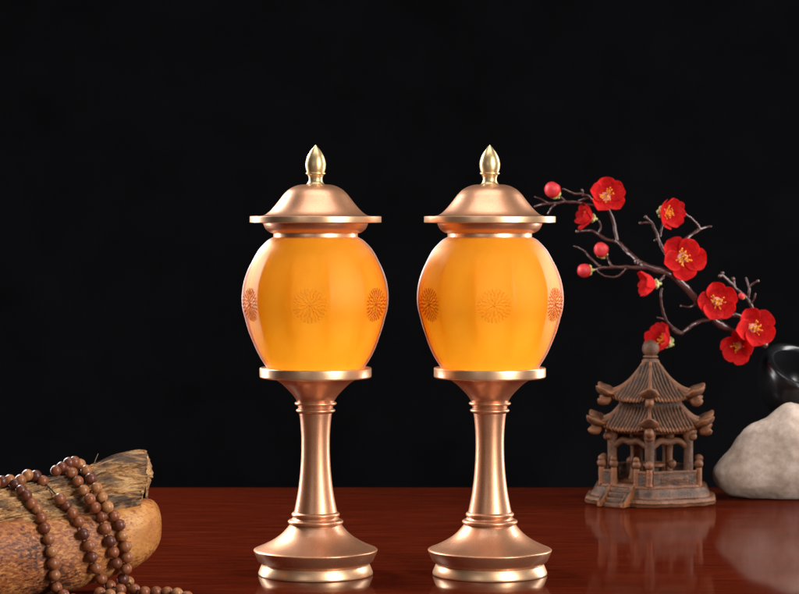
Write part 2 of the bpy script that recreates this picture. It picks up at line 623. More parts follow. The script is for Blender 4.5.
def build_lantern(x, phase_deg, label):
    root = empty('lantern', (x, 0, 0))
    tag(root, label, 'lantern', 'pair of matching amber and rose gold lanterns')
    # finial
    pr = spline(prof([(0.2, 144.8), (2.2, 147.2), (5.6, 151.5), (8.6, 157), (10.2, 163.5), (9.9, 168.5), (9.0, 172)]), 6)
    pr += fillet(prof([(8.8, 172.3), (9.8, 172.8), (9.8, 174.2), (8.4, 174.8)]), .0005)
    pr += spline(prof([(8.2, 175), (7.0, 178), (7.1, 181), (8.6, 183.6), (10.6, 185.2), (11.2, 186.8)]), 5)
    finish(lathe_bm(pr, 48), 'finial', PALE, root)
    # lid
    dome = spline(prof([(9, 184.6), (15, 184.8), (21, 186.4), (26.9, 189.6), (31.4, 193.8), (35.2, 198.6), (38.9, 203.4), (42.8, 208.0), (46.8, 212.0), (51, 215), (55, 216.2)]), 8)
    rim = fillet(prof([(55, 216.2), (65.2, 216.2), (65.2, 222.8), (55, 223), (52.5, 223.4)]), .0008)
    und = spline(prof([(52.5, 223.4), (51.6, 226), (49.5, 229.5), (46, 232.2), (43, 233.2), (38, 233.6)]), 6)
    lid = finish(lathe_bm(dome[:-1] + rim[:-1] + und), 'lid', ROSE, root)
    finish(lathe_bm(fillet(prof([(65.0, 216.5), (65.75, 216.5), (65.75, 222.5), (65.0, 222.5)]), .0003)), 'rim_band', GOLD, lid)
    finish(lathe_bm(fillet(prof([(38, 232.6), (42.2, 232.8), (42.2, 238.2), (38, 238.4)]), .0012)), 'neck_ring', GOLD, root)
    # globe
    ph = R(-90 + phase_deg)
    bm = bmesh.new()
    N = 240
    rings = []
    off = [(r - .0021, z) for r, z in GS]
    for r, z in GS:
        rings.append([bm.verts.new((r * facet(2 * PI * k / N, z, ph) * math.cos(2 * PI * k / N),
                                    r * facet(2 * PI * k / N, z, ph) * math.sin(2 * PI * k / N), z)) for k in range(N)])
    for r, z in off[::-1]:
        rings.append([bm.verts.new((r * math.cos(2 * PI * k / N), r * math.sin(2 * PI * k / N), z)) for k in range(N)])
    for a, b in zip(rings, rings[1:] + rings[:1]):
        for k in range(N):
            bm.faces.new((a[k], a[(k + 1) % N], b[(k + 1) % N], b[k]))
    globe = finish(bm, 'globe', AMBER, root, angle=60)
    finish(lathe_bm([(r - .0024, z) for r, z in GS], 120), 'lining', AMBER_CORE, globe, angle=80)
    for k in range(6):
        medallion(globe, ph + k * PI / 3, ph, k % 3 == 0)['label'] = 'carved amber medallion in its lit tone' if k % 3 == 0 else 'carved amber medallion with dimmed light in its colour'
    d = bpy.data.lights.new('bulb', 'POINT')
    d.energy, d.color, d.shadow_soft_size = BULB, (1, .82, .5), .02
    bo = bpy.data.objects.new('bulb', d)
    COL.objects.link(bo)
    bo.parent = root
    bo.location = (0, 0, .226)
    # tray under the globe
    finish(lathe_bm(fillet(prof([(20, 367.8), (46, 367.8), (55.2, 367.4), (55.9, 368.2), (55.9, 376.6), (54.5, 377.8), (40, 378.4)]), .0008)), 'tray', GOLD, root)
    # stem with its turned rings
    st = spline(prof([(44, 377.6), (40.5, 379.2), (34, 383.6), (27.5, 389.8), (22, 395.8), (18.6, 401)]), 6)
    st += spline(prof([(18.6, 401.3), (20.6, 402.4), (20.8, 404.0), (18.9, 405.4)]), 4)
    st += spline(prof([(17.5, 406), (17.2, 408)]), 3)
    st += spline(prof([(17.6, 408.4), (19.4, 409.6), (19.4, 411.2), (17.4, 412.6)]), 4)
    st += spline(prof([(16.3, 413.2), (15.2, 422), (14.3, 437), (14.4, 455), (15.6, 474), (17.8, 492), (20.4, 506), (21.6, 511.6)]), 8)
    st += spline(prof([(22.6, 512), (24, 513.4), (24, 515.2), (23, 516.6)]), 4)
    st += spline(prof([(22.6, 517), (24.4, 519)]), 3)
    st += spline(prof([(26, 519.3), (27.6, 520.6), (27.6, 522.4), (26.4, 523.8)]), 4)
    finish(lathe_bm(st, 80), 'stem', ROSE, root, angle=45)
    # flared base and foot
    ba = spline(prof([(25.2, 523.4), (28.4, 527.5), (34, 533.5), (41, 538.8), (50, 543.8), (58.6, 547.6)]), 8)
    ba += fillet(prof([(60.6, 548.3), (62.2, 549.4), (61.6, 551.2), (57.6, 560), (54, 563.0), (48, 563.4)]), .001)
    finish(lathe_bm(ba), 'base', ROSE, root, angle=45)
    finish(lathe_bm(fillet(prof([(48, 562.8), (53.0, 563.0), (54.3, 564.8), (57.2, 571.6), (57.2, 574), (30, 574)]), .0008)), 'foot', GOLD, root)
    return root


BULB = 0.185
build_lantern((315.6 - 399.5) * .001, -2.2, 'rose gold lantern with amber globe, standing beside the log and beads')
build_lantern((489.8 - 399.5) * .001, 1.8, 'rose gold lantern with amber globe, its lid edge in front of plum twigs')

# ------------------------------------------------------------------ log
log = empty('wood_log', P(60, 575, -.12))
log.location.z = 0
tag(log, 'weathered log with smooth orange underside and splintered top, draped with beads', 'log')
inv = Matrix.Translation(-log.location)
ST = [(-70, 526, 606, -.205), (-30, 521, 602, -.183), (0, 517, 598.5, -.165), (32, 513.5, 596, -.147), (63, 510, 592, -.13), (100, 505, 580, -.11),
      (128, 501, 569, -.096), (143, 498.8, 561.5, -.089), (152, 500.5, 554, -.085), (157.5, 506.5, 547, -.082), (160.4, 516, 538, -.081)]
ST = spline(ST, 6)
bm = bmesh.new()
NA = 72
rings = []
for i, (px, yt, yb, yy) in enumerate(ST):
    top, bot = P(px, yt, yy), P(px, yb, yy)
    c, hz = (top + bot) / 2, (top - bot).length / 2
    ring = []
    for k in range(NA):
        ph = 2 * PI * k / NA
        n = 2.25
        cc, ss = math.cos(ph), math.sin(ph)
        e = (abs(cc) ** n + abs(ss) ** n) ** (-1 / n)
        q = Vector((c.x, c.y + hz * .95 * e * cc, c.z + hz * e * ss))
        d = fbm((q.x, q.y, q.z), 4, 26) * .0022
        dv = Vector((0, cc, ss))
        q += dv * d
        q.z = max(q.z, .0004)
        ring.append(bm.verts.new(q))
    rings.append(ring)
for a, b in zip(rings, rings[1:]):
    for k in range(NA):
        bm.faces.new((a[k], a[(k + 1) % NA], b[(k + 1) % NA], b[k]))
bm.faces.new(rings[0])
cv = bm.verts.new(sum((v.co for v in rings[-1]), Vector()) / NA + Vector((.0008, 0, 0)))
for k in range(NA):
    bm.faces.new((rings[-1][k], rings[-1][(k + 1) % NA], cv))
bmesh.ops.recalc_face_normals(bm, faces=bm.faces)
bvh1 = BVHTree.FromBMesh(bm)
bmesh.ops.transform(bm, matrix=inv, verts=bm.verts)
trunk = finish(bm, 'smooth_trunk', TRUNK, log, angle=70)

# splintered upper piece: stations (px, crest row, foot row, depth)
SP = [(-70, 497, 545, -.205), (-30, 492, 540, -.183), (0, 488, 535, -.165), (25, 482, 530, -.151), (52, 475.5, 526, -.136), (75, 469.5, 522, -.124), (92, 463.5, 518, -.115),
      (110, 455.5, 514, -.106), (124, 452, 511, -.099), (134, 450.2, 508.5, -.094), (141, 450.6, 507, -.090)]
SPs = spline(SP, 10)
bm = bmesh.new()
rings = []
NB = 60
for i, (px, yt, yb, yy) in enumerate(SPs):
    crest, foot = P(px, yt, yy + .020), P(px, yb, yy)
    h = crest.z - foot.z
    # section (dy, z) : front foot -> up the torn face -> crest -> back foot
    sec = [(-.024, 0), (-.030, .22), (-.020, .36), (-.013, .55), (-.003, .78), (.010, .95), (.020, 1.0), (.031, .93), (.040, .6), (.044, .2), (.040, -.1)]
    sec = spline(sec, 14)
    ring = []
    end = max(0, (i - len(SPs) + 6) / 6)
    for k, (dy, hh) in enumerate(sec):
        q = Vector((foot.x, foot.y + dy + .008, foot.z + hh * h))
        # splinter ridges run along the piece
        gr = fbm((q.x * 9, k * .24, 3.1), 3, 1.0)
        st = noise.noise(Vector((q.x * 14 + k * .02, k * .53, 7.7)))
        st2 = noise.noise(Vector((q.x * 22, k * 1.3, 17.7)))
        d = gr * .0035 + abs(st) * .0042 + abs(st2) * .0018 - .002
        dn = Vector((0, -1, .45)).normalized() if k < 92 else Vector((0, 1, .3)).normalized()
        q += dn * d
        # ragged broken end, furthest out at mid height
        w = (i / (len(SPs) - 1)) ** 12
        lean = .0068 * max(0, 1 - abs(hh - .52) / .55)
        q.x += w * (lean + .0022 * noise.noise(Vector((round(k / 5) * 1.37, 1.7, 0))) + .0016 * noise.noise(Vector((k * .9, 4.7, 0))))
        ring.append(bm.verts.new(q))
    rings.append(ring)
for a, b in zip(rings, rings[1:]):
    for k in range(len(a) - 1):
        bm.faces.new((a[k], a[k + 1], b[k + 1], b[k]))
for ring, rag in ((rings[0], 0), (rings[-1], 1)):
    cen = sum((v.co for v in ring), Vector()) / len(ring)
    prev = ring
    for f in (.25, .5, .75, .93):
        nxt = [bm.verts.new(v.co.lerp(cen, f) + Vector((rag * (.0012 * noise.noise(Vector((q * .45, f * 9, 2))) + .0016 * noise.noise(v.co * 300)), 0, 0))) for q, v in enumerate(ring)]
        for k in range(len(ring) - 1):
            bm.faces.new((prev[k], prev[k + 1], nxt[k + 1], nxt[k]))
        prev = nxt
    bm.faces.new(prev)
tube_into(bm, [P(94.5, 463, -.105), P(96, 459, -.104), P(98.2, 453.5, -.104)], [.0005, .0004, .0002], 6)   # a loose splinter
bmesh.ops.recalc_face_normals(bm, faces=bm.faces)
bvh2 = BVHTree.FromBMesh(bm)
bmesh.ops.transform(bm, matrix=inv, verts=bm.verts)
finish(bm, 'splintered_top', SPLINTER, log, angle=30)

# ------------------------------------------------------------------ prayer beads
BR = .0058
CAM = Vector((0, CAMY, CAMZ))


def crest_y(px):
    for a, b in zip(SP, SP[1:]):
        if a[0] <= px <= b[0]:
            return a[3] + (b[3] - a[3]) * (px - a[0]) / (b[0] - a[0]) + .024
    return SP[0][3] + .024


def drape(px, py):
    """bead centre resting on whatever lies under that spot: the log, else the table"""
    dr = (P(px, py, 0) - CAM).normalized()
    best = None
    for bv in (bvh1, bvh2):
        h = bv.ray_cast(CAM, dr)
        if h[0] is not None and (best is None or h[3] < best[3]):
            best = h
    if dr.z < 0:
        tt = (BR - CAM.z) / dr.z
        hit = CAM + dr * tt
        if hit.y < -.05 and (best is None or tt < best[3]):
            return hit
    if best is None:
        return None
    nrm = best[1] if best[1].dot(dr) < 0 else -best[1]
    # slide back along the view ray until the bead only touches the surface
    k = BR / max(.35, -nrm.dot(dr))
    return CAM + dr * (best[3] - k * .93)


A = [(-10, 484), (-4, 482.5), (2, 481.4), (9.7, 480), (14.9, 484.4), (21.4, 490.4), (26.6, 495.5), (31.5, 503.5), (37.3, 509), (41.4, 518), (44.8, 528), (48.9, 539), (51.7, 551.5),
     (53.3, 563.4), (54.7, 575), (56.6, 587.5), (63.5, 595), (73, 600)]
B1 = [(20.7, 480), (27.6, 475), (35.9, 476), (43, 481)]
B2 = [(60, 498.7), (66.3, 505.8), (72.7, 513), (78.7, 521.4), (83.7, 534), (89, 545.5), (92, 557), (96, 568), (101.4, 578.6), (110.2, 585.6), (120.6, 589.7)]
Cc = [(56, 470.6), (62, 467), (66.3, 469.7), (71.8, 472.9), (78, 481.4), (83.8, 490.4), (89.7, 499), (95.2, 507.4), (101.5, 516.6), (105.5, 528.6), (110, 541), (113.5, 552), (116.5, 563)]
D = [(69, 462.8), (74.5, 462), (80, 464.6), (86.3, 470.4), (91, 478.6), (96.6, 487.6), (102, 497.3), (107.7, 507), (114, 516), (119.7, 525), (122.7, 535.7), (125.6, 546.5), (126.9, 557),
     (126.2, 568.6), (123, 579), (128.6, 581.7), (134.4, 589.6), (144.8, 592), (156.3, 592), (167.3, 592.3), (177.2, 593.6), (187, 597), (194, 602)]
E = [(100, 593), (110, 594.5), (121, 598)]
mala = empty('prayer_beads', (P(120, 590, -.15).x, -.13, 0))
tag(mala, 'string of reddish brown round wooden prayer beads wound over the log', 'beads')
bb = bmesh.new()
prf = [(0.0008, -.97)] + [(math.cos(R(a)), math.sin(R(a))) for a in range(-75, 76, 10)] + [(.0008, .97)]
bme = lathe_bm([(max(r, .0) * BR if r > .001 else 0.0, z * BR) for r, z in prf], 28)
bmesh.ops.recalc_face_normals(bme, faces=bme.faces)
bead_me = bpy.data.meshes.new('bead')
bme.to_mesh(bead_me)
bme.free()
bead_me.shade_smooth()
bead_me.materials.append(BEAD)
strands = []
for strand in (A, B1, B2, Cc, D, E):
    pts = []
    last = None
    for px, py in strand:
        c = drape(px, py)
        if c is None:                      # over the ridge, against the dark: hang behind the crest
            c = P(px, py, crest_y(px) - .004)
        if last is not None and abs(c.y - last.y) > .010:
            c2y = last.y + max(-.010, min(.010, c.y - last.y))
            c = P(px, py, c2y)
            if c.z < BR:
                c = drape(px, py)
        pts.append(c)
        last = c
    strands.append(pts)
for pts in strands:
    for i, c in enumerate(pts):
        o = link('bead', bead_me, None, mala)
        o.location = c - mala.location
        t = (pts[min(i + 1, len(pts) - 1)] - pts[max(i - 1, 0)])
        o.rotation_euler = t.to_track_quat('Z', 'Y').to_euler()
        s = random.uniform(.93, 1.01)
        o.scale = (s, s, s)
bm = bmesh.new()
for pts in (strands[0], strands[1] + strands[2], strands[3], strands[4], strands[5]):
    tube_into(bm, [p - mala.location for p in pts], .0007, 6)
finish(bm, 'cord', THREAD, mala)

# ------------------------------------------------------------------ pagoda
PC = Vector(((650.6 - 399.5) * 3.15 / F, .65, 0))
pag = empty('pagoda', PC)
tag(pag, 'small brown clay pagoda ornament with two tiled roofs beside the pale rock', 'ornament')
DL = R(-90 - 7)                 # a corner of the hexagon nearly faces the camera


def hexpt(r, k, z):
    a = DL + k * PI / 3
    return Vector((r * math.cos(a), r * math.sin(a), z))


def hex_prism(bm, r0, z0, r1, z1, cut=.0):
    def ring(r, z):
        out = []
        for k in range(6):
            p, q, n = hexpt(r, k - 1, z), hexpt(r, k, z), hexpt(r, k + 1, z)
            if cut:
                out += [q.lerp(p, cut), q.lerp(n, cut)]
            else:
                out.append(q)
        return [bm.verts.new(v) for v in out]
    a, b = ring(r0, z0), ring(r1, z1)
    n = len(a)
    fs = [bm.faces.new((a[k], a[(k + 1) % n], b[(k + 1) % n], b[k])) for k in range(n)]
    fs += [bm.faces.new(a[::-1]), bm.faces.new(b)]
    return fs


def rough(bm, amt, sc=120, cuts=0, maxlen=None):
    if maxlen:
        for _ in range(4):
            es = [e for e in bm.edges if e.calc_length() > maxlen]
            if not es:
                break
            bmesh.ops.subdivide_edges(bm, edges=es, cuts=1, use_grid_fill=True)
        bmesh.ops.triangulate(bm, faces=[f for f in bm.faces if len(f.verts) > 4])
    for v in bm.verts:
        n = noise.noise_vector(v.co * sc + PC * 10)
        v.co += n * amt


bm = bmesh.new()
hex_prism(bm, .0925, 0, .0945, .0045, .16)
hex_prism(bm, .0935, .0045, .0905, .0095, .16)
hex_prism(bm, .0855, .0095, .0785, .0215, .10)
hex_prism(bm, .0745, .0215, .0735, .0255, .08)
bmesh.ops.bevel(bm, geom=list(bm.edges), offset=.0009, segments=2, affect='EDGES')
rough(bm, .0010, 110, maxlen=.005)
for v in bm.verts:
    v.co.z = max(v.co.z, 0.0003)
pb = finish(bm, 'base', CLAY, pag, angle=50)

# stairs on the left-front face
am = DL - PI / 6
fd = Vector((math.cos(am), math.sin(am), 0))
fs_ = Vector((-fd.y, fd.x, 0))
bm = bmesh.new()
for i in range(4):
    c = fd * (.0865 - i * .0055) + Vector((0, 0, .0026 + i * .0029))
    box_into(bm, c, (.010, .026, .0052 + i * .0058), am, .0006)
rough(bm, .0004, 130, maxlen=.006)
for v in bm.verts:
    v.co.z = max(v.co.z, 0.0003)
finish(bm, 'staircase', CLAY, pb, angle=40)
for s in (-1, 1):
    bm = bmesh.new()
    prf = [(.066, .0004), (.0955, .0004), (.0955, .006), (.090, .0085), (.078, .019), (.070, .025), (.066, .025)]
    a = [bm.verts.new(fd * r + fs_ * (s * .0135) + Vector((0, 0, z))) for r, z in prf]
    b = [bm.verts.new(fd * r + fs_ * (s * .0195) + Vector((0, 0, z))) for r, z in prf]
    n = len(prf)
    for k in range(n):
        bm.faces.new((a[k], a[(k + 1) % n], b[(k + 1) % n], b[k]))
    bm.faces.new(a); bm.faces.new(b)
    bmesh.ops.bevel(bm, geom=list(bm.edges), offset=.001, segments=2, affect='EDGES')
    rough(bm, .0006, 120, maxlen=.006)
    for v in bm.verts:
        v.co.z = max(v.co.z, 0.0002)
    finish(bm, 'stair_wall', CLAY, pb, angle=40)

# balustrade: panels on five faces, stub panels by the stairs, knobbed posts
RB = .0695
for k in range(6):
    p, q = hexpt(RB, k, 0), hexpt(RB, k + 1, 0)
    spans = [(.06, .94)] if k != 5 else [(.05, .24), (.76, .95)]
    for u0, u1 in spans:
        a, b = p.lerp(q, u0), p.lerp(q, u1)
        ln = (b - a).length
        rz = math.atan2((b - a).y, (b - a).x)
        bm = bmesh.new()
        box_into(bm, (a + b) / 2 + Vector((0, 0, .0335)), (ln, .0050, .0160), rz, .0008)
        box_into(bm, (a + b) / 2 + Vector((0, 0, .0415)), (ln, .0070, .0034), rz, .0012)
        if ln > .03:
            for off, sx in ((0, .62), (0, .34)):
                box_into(bm, (a + b) / 2 + Vector((0, 0, .0328)), (ln * sx, .0062 + (.62 - sx) * .004, .0085 if sx > .5 else .004), rz, .0008)
        rough(bm, .00055, 130, maxlen=.005)
        finish(bm, 'balustrade', CLAY, pag, angle=40)
posts = [hexpt(RB, k, 0) for k in range(6)] + [hexpt(RB, 5, 0).lerp(hexpt(RB, 0, 0), u) for u in (.26, .74)]
for i, p in enumerate(posts):
    bm = bmesh.new()
    tube_into(bm, [p + Vector((0, 0, z)) for z in (.025, .030, .040, .0455)], [.0042, .0040, .0042, .0036], 10)
    ball_into(bm, p + Vector((0, 0, .0505)), .0056)
    if i >= 6 or i == 5:
        ball_into(bm, p + Vector((0, 0, .0565)) + fd * .001, .0042)
    rough(bm, .0005, 160)
    finish(bm, 'post', CLAY, pag, angle=60)

# columns and wavy beams
RC = .0545
for k in range(6):
    bm = bmesh.new()
    p = hexpt(RC, k, 0)
    zs = [.024, .029, .031, .055, .078, .085, .098]
    tube_into(bm, [p + Vector((0, 0, z)) for z in zs], [.0076, .0072, .0062, .0059, .0059, .0074, .0082], 14)
    rough(bm, .0005, 120)
    col_o = finish(bm, 'column', CLAY, pag, angle=60)
    bm = bmesh.new()                      # bracket head on the column
    o = hexpt(RC + .006, k, .084)
    ball_into(bm, o, .0058, (1, 1, .9))
    rough(bm, .0008, 150)
    finish(bm, 'bracket', CLAY, col_o, angle=60)
for k in range(6):
    p, q = hexpt(RC, k, 0), hexpt(RC, k + 1, 0)
    for z0, am_, th in ((.0765, .0058, .0042), (.0905, 0, .0036)):
        bm = bmesh.new()
        path = [p.lerp(q, t) + Vector((0, 0, z0 - am_ * (math.cos(2 * PI * t)) * .5 - am_ * .35 * math.cos(4 * PI * t))) for t in [i / 20 for i in range(21)]]
        tube_into(bm, path, th, 10, 1.0)
        rough(bm, .0005, 140)
        finish(bm, 'beam', CLAY, pag, angle=60)
bm = bmesh.new()                           # ceiling slab under the lower roof
hex_prism(bm, .060, .0935, .062, .0985)
rough(bm, .0004, 120, maxlen=.01)
ceil_o = finish(bm, 'ceiling_slab', CLAY, pag, angle=40)
bm = bmesh.new()                           # low round table inside
tube_into(bm, [(0.004, 0, z) for z in (.0255, .030, .042, .044, .047)], [.010, .006, .006, .014, .014], 18)
finish(bm, 'tea_table', CLAY, pag, angle=40)
for k, (rr_, w_) in enumerate(((.026, .0052), (.030, .0044), (.024, .0060), (.028, .0046))):   # carved posts of the inner shrine
    a = R(35 + 95 * k)
    p = Vector((rr_ * math.cos(a), rr_ * math.sin(a), 0))
    bm = bmesh.new()
    tube_into(bm, [p + Vector((0, 0, z)) for z in (.0255, .030, .040, .060, .080, .0945)], [w_ * 1.5, w_ * 1.3, w_, w_ * .95, w_ * 1.1, w_ * 1.6], 8)
    ball_into(bm, p * 1.15 + Vector((0, 0, .048)), w_ * 1.25)
    rough(bm, .0012, 130)
    finish(bm, 'shrine_post', CLAY, pag, angle=60)


def roof(name, r0, z0, r1, z1, sag, horn_len, th=.0035):
    """hexagonal tiled roof from eave (r0, z0) up to (r1, z1) with concave slope"""
    bm = bmesh.new()
    NU, NV = 22, 84
    for k in range(6):
        grid = []
        for i in range(NU + 1):
            t = i / NU
            r = r0 + (r1 - r0) * t
            z = z0 + (z1 - z0) * (t - sag * math.sin(PI * t))
            A_, B_ = hexpt(r, k, z), hexpt(r, k + 1, z)
            w = (B_ - A_).length
            row = []
            nrm = ((A_ + B_) / 2)
            nrm.z = 0
            nrm = (nrm.normalized() * .55 + Vector((0, 0, .83)))
            for j in range(NV + 1):
                v = j / NV
                q = A_.lerp(B_, v)
                s = (v - .5) * w
                h = abs(math.sin(PI * s / .0047)) ** .7 * .0031
                edge = min(v, 1 - v) * 2
                q = q + nrm * h + Vector((0, 0, (1 - edge) ** 3 * .006 * (1 - t) ** 2))
                q += nrm * (noise.noise(q * 90) * .0007 + noise.noise(q * 260) * .0005)
                row.append(bm.verts.new(q))
            grid.append(row)
        for i in range(NU):
            for j in range(NV):
                bm.faces.new((grid[i][j], grid[i][j + 1], grid[i + 1][j + 1], grid[i + 1][j]))
        # eave thickness
        low = [bm.verts.new(v.co * .985 + Vector((0, 0, -th)) + Vector((0, 0, v.co.z * .015))) for v in grid[0]]
        for j in range(NV):
            bm.faces.new((grid[0][j], low[j], low[j + 1], grid[0][j + 1]))
        inn = [bm.verts.new(Vector((v.co.x * .6, v.co.y * .6, z0 - th * .3))) for v in low]
        for j in range(NV):
            bm.faces.new((low[j], inn[j], inn[j + 1], low[j + 1]))
    ro = finish(bm, name, CLAY, pag, angle=75)
    for k in range(6):
        bm = bmesh.new()                    # hip ridge
        path = []
        for i in range(13):
            t = i / 12
            path.append(hexpt(r0 * 1.0 + (r1 - r0) * t, k, z0 + (z1 - z0) * (t - sag * math.sin(PI * t)) + .0015 + .006 * (1 - t) ** 2))
        tube_into(bm, path, [.0028 - .0008 * i / 12 for i in range(13)], 8)
        rough(bm, .0004, 150)
        finish(bm, 'hip_ridge', CLAY, ro, angle=60)
        bm = bmesh.new()                    # upturned boat-shaped horn
        rd = hexpt(1, k, 0)
        tg = Vector((-rd.y, rd.x, 0))
        b0 = hexpt(r0 * .90, k, z0 + .0055)
        path, rad = [], []
        for i in range(11):
            t = i / 10
            path.append(b0 + rd * (horn_len * t) + Vector((0, 0, .0010 + .0105 * t ** 2.2)))
            rad.append(.0122 * math.sin(PI * (.10 + .86 * t ** 1.15)) ** .8 + .0008)
        tube_into(bm, path, rad, 12, .36)
        c1 = b0 + rd * (horn_len * .62) + Vector((0, 0, -.0065))
        path = [c1 + rd * x + Vector((0, 0, dz)) for x, dz in ((-.009, .002), (-.004, 0), (.001, -.0004), (.005, 0), (.008, .001))]
        tube_into(bm, path, [.0035, .0058, .0058, .0042, .0014], 12)
        rough(bm, .0014, 120)
        finish(bm, 'eave_horn', CLAY, ro, angle=60)
    return ro


roof('roof', .0715, .0930, .040, .1235, .10, .0255)
bm = bmesh.new()
hex_prism(bm, .045, .112, .045, .1335)
rough(bm, .0006, 120, maxlen=.008)
finish(bm, 'drum', CLAY, pag, angle=40)
roof('roof', .0575, .1290, .0095, .1735, .13, .0245)
bm = lathe_bm(spline([(.0085, .168), (.0100, .1725), (.0112, .1755), (.0098, .178), (.0078, .1795)], 4) + spline([(.0080, .1798), (.0096, .1812), (.0085, .1828), (.0062, .1835)], 4)
              + [(.0108 * math.cos(R(a)), .1915 + .0108 * math.sin(R(a))) for a in range(-52, 90, 9)] + [(0, .2023)], 32)
rough(bm, .0004, 120)
finish(bm, 'finial', CLAY, pag, angle=60)

# ------------------------------------------------------------------ rock
rc = Vector(((782 - 399.5) * 3.19 / F, .69, 0))
OUT = [(711, 473), (716, 464.5), (722, 457.5), (729, 450.5), (737, 436.6), (749, 426.2), (757, 423), (765.5, 419.2), (775, 410.7), (786.7, 401.9), (799, 403.4), (815, 410), (832, 424), (848, 445), (856, 470),
       (850, 490), (835, 499), (799, 502.5), (761, 500.5), (737, 497.2), (724, 494), (715.5, 485)]
oc = (781, 462)
oa = sorted((math.atan2(-(y - oc[1]), x - oc[0]), math.hypot(x - oc[0], y - oc[1])) for x, y in OUT)
oa = [(oa[-1][0] - 2 * PI, oa[-1][1])] + oa + [(oa[0][0] + 2 * PI, oa[0][1])]


def rsil(a):
    for (a0, r0), (a1, r1) in zip(oa, oa[1:]):
        if a0 <= a <= a1:
            t = (a - a0) / (a1 - a0)
            return r0 + (r1 - r0) * t
    return oa[0][1]


bm = bmesh.new()
bmesh.ops.create_icosphere(bm, subdivisions=6, radius=1)
cz = CAMZ - (oc[1] - HZ) * 3.19 / F
for v in bm.verts:
    d = v.co.normalized()
    a = math.atan2(d.z, d.x)
    cs = math.hypot(d.x, d.z)
    rr = sum(rsil((a + k * .05 + PI) % (2 * PI) - PI) for k in (-1, 0, 1)) / 3 * 3.19 / F
    # flatter-than-round section so the broad front face turns towards the camera
    q = Vector((d.x / max(cs, 1e-6) * rr * cs ** .8, d.y * .046 * (1 if d.y < 0 else .9), d.z / max(cs, 1e-6) * rr * cs ** .8)) if cs > 1e-6 else Vector((0, d.y * .046, 0))
    q += d * (fbm(q + Vector((3, 1, 2)), 5, 18) * .0024 + fbm(q, 4, 90) * .0004)
    q.z = max(q.z + cz, .0003 + .004 * max(0, cs - .9))
    v.co = q
rock = finish(bm, 'rock', STONE, angle=80)
rock.location = rc
tag(rock, 'rounded pale grey-beige rock resting on the table in front of the black vase', 'rock')

# ------------------------------------------------------------------ black vase
vy = .772
vc = P(797, 386, vy)
vase = empty('vase', (vc.x, vy, 0))
tag(vase, 'glossy black tilted bowl vase behind the pale rock, holding the plum branch', 'vase')
tilt = Matrix.Translation((0, 0, vc.z)) @ Matrix.Rotation(R(22), 4, 'Y') @ Matrix.Rotation(R(27), 4, 'X')
outer = spline([(.004, -.046), (.022, -.043), (.042, -.027), (.054, -.004), (.0575, .016), (.0565, .026)], 6)
inner = spline([(.0445, .0265), (.043, .014), (.040, -.004), (.030, -.020), (.016, -.031), (.002, -.034)], 6)
lip = spline([(.0565, .026), (.054, .0295), (.049, .030), (.0445, .0265)], 4)
bm = lathe_bm(outer[:-1] + lip[:-1] + inner, 72)
bmesh.ops.transform(bm, matrix=tilt, verts=bm.verts)
finish(bm, 'bowl', BLACKG, vase, angle=60)
ft = tilt @ Vector((0, 0, -.046))
bm = bmesh.new()
tube_into(bm, spline([(ft.x, ft.y, ft.z + .010), (ft.x * .7, ft.y * .7, ft.z - .012), (0, 0, ft.z * .4), (0, 0, .004), (0, 0, .0003)], 6),
          [.020] * 6 + [.014] * 6 + [.011] * 6 + [.022] * 6 + [.026], 24)
finish(bm, 'pedestal', BLACKG, vase, angle=60)

# ------------------------------------------------------------------ plum branch
BY = .735
br = empty('plum_branch', P(765, 345, BY))
tag(br, 'dark plum branch with red blossoms and buds rising from the black vase', 'branch')
BO = br.location.copy()


def wig(px, py):                 # gentle swell of the branch towards and away from the camera
    return BY + .016 * math.sin(px * .045) + .010 * math.sin(py * .06)


bm = bmesh.new()


def limb(pts, r0, r1, knots=True):
    pp = [Vector(q) for q in spline([P(x, y, wig(x, y)) - BO for x, y in pts], 6)]
    n = len(pp)
    for i in range(1, n - 1):
        pp[i] = pp[i] + noise.noise_vector(pp[i] * 130) * .0011
    rad = []
    for i, p in enumerate(pp):
        t = i / (n - 1)
        r = (r0 + (r1 - r0) * t) * .00128
        rad.append(r * (.94 + .30 * noise.noise(p * 300) + .18 * noise.noise(p * 90)))
    tube_into(bm, pp, rad, 10)
    for e in (pp[0], pp[-1]):
        ball_into(bm, e, (r0 if e is pp[0] else r1) * .00128 * 1.05, seg=8, rings=6)


limb([(764, 344), (755, 340), (745, 336), (728, 329), (713, 319), (698, 302), (683, 285), (668, 273.5), (650, 267.5), (637, 261.5)], 4.4, 3.4)
limb([(640, 263), (628, 252), (617, 241)], 3.0, 2.2)
limb([(617, 242), (614.5, 226), (609.5, 211), (606, 200)], 2.1, 1.5)
limb([(745, 330), (737, 315), (718, 318), (700, 321.5), (690, 327), (680, 333.5), (673, 329)], 2.8, 1.8)
limb([(682, 333.5), (670, 325), (663, 312), (661, 297), (662, 289)], 1.8, 1.2)
limb([(664, 319), (657.5, 317.5)], 1.2, .9)
limb([(617, 242), (604, 238), (592, 231), (583, 230.5), (577, 231.5)], 2.0, 1.3)
limb([(598, 233.5), (601, 227), (599, 221)], 1.2, .9)
limb([(648, 267.5), (637, 267.5), (616, 267), (602, 268), (594, 270)], 2.5, 1.5)
limb([(600, 266), (593, 261), (586, 253), (580, 248), (574, 246.2)], 1.4, .8)
limb([(626, 269), (618, 276), (607, 276.5), (600, 273.5), (596, 270)], 1.2, .9)
limb([(611.5, 265.5), (608, 259), (605, 254)], 1.5, 1.1)
limb([(604, 207), (590, 205), (570, 201.8), (556, 203), (545, 204), (535, 206.5)], 1.8, 1.3)
limb([(549, 204), (542, 200), (535, 197)], 1.2, .8)
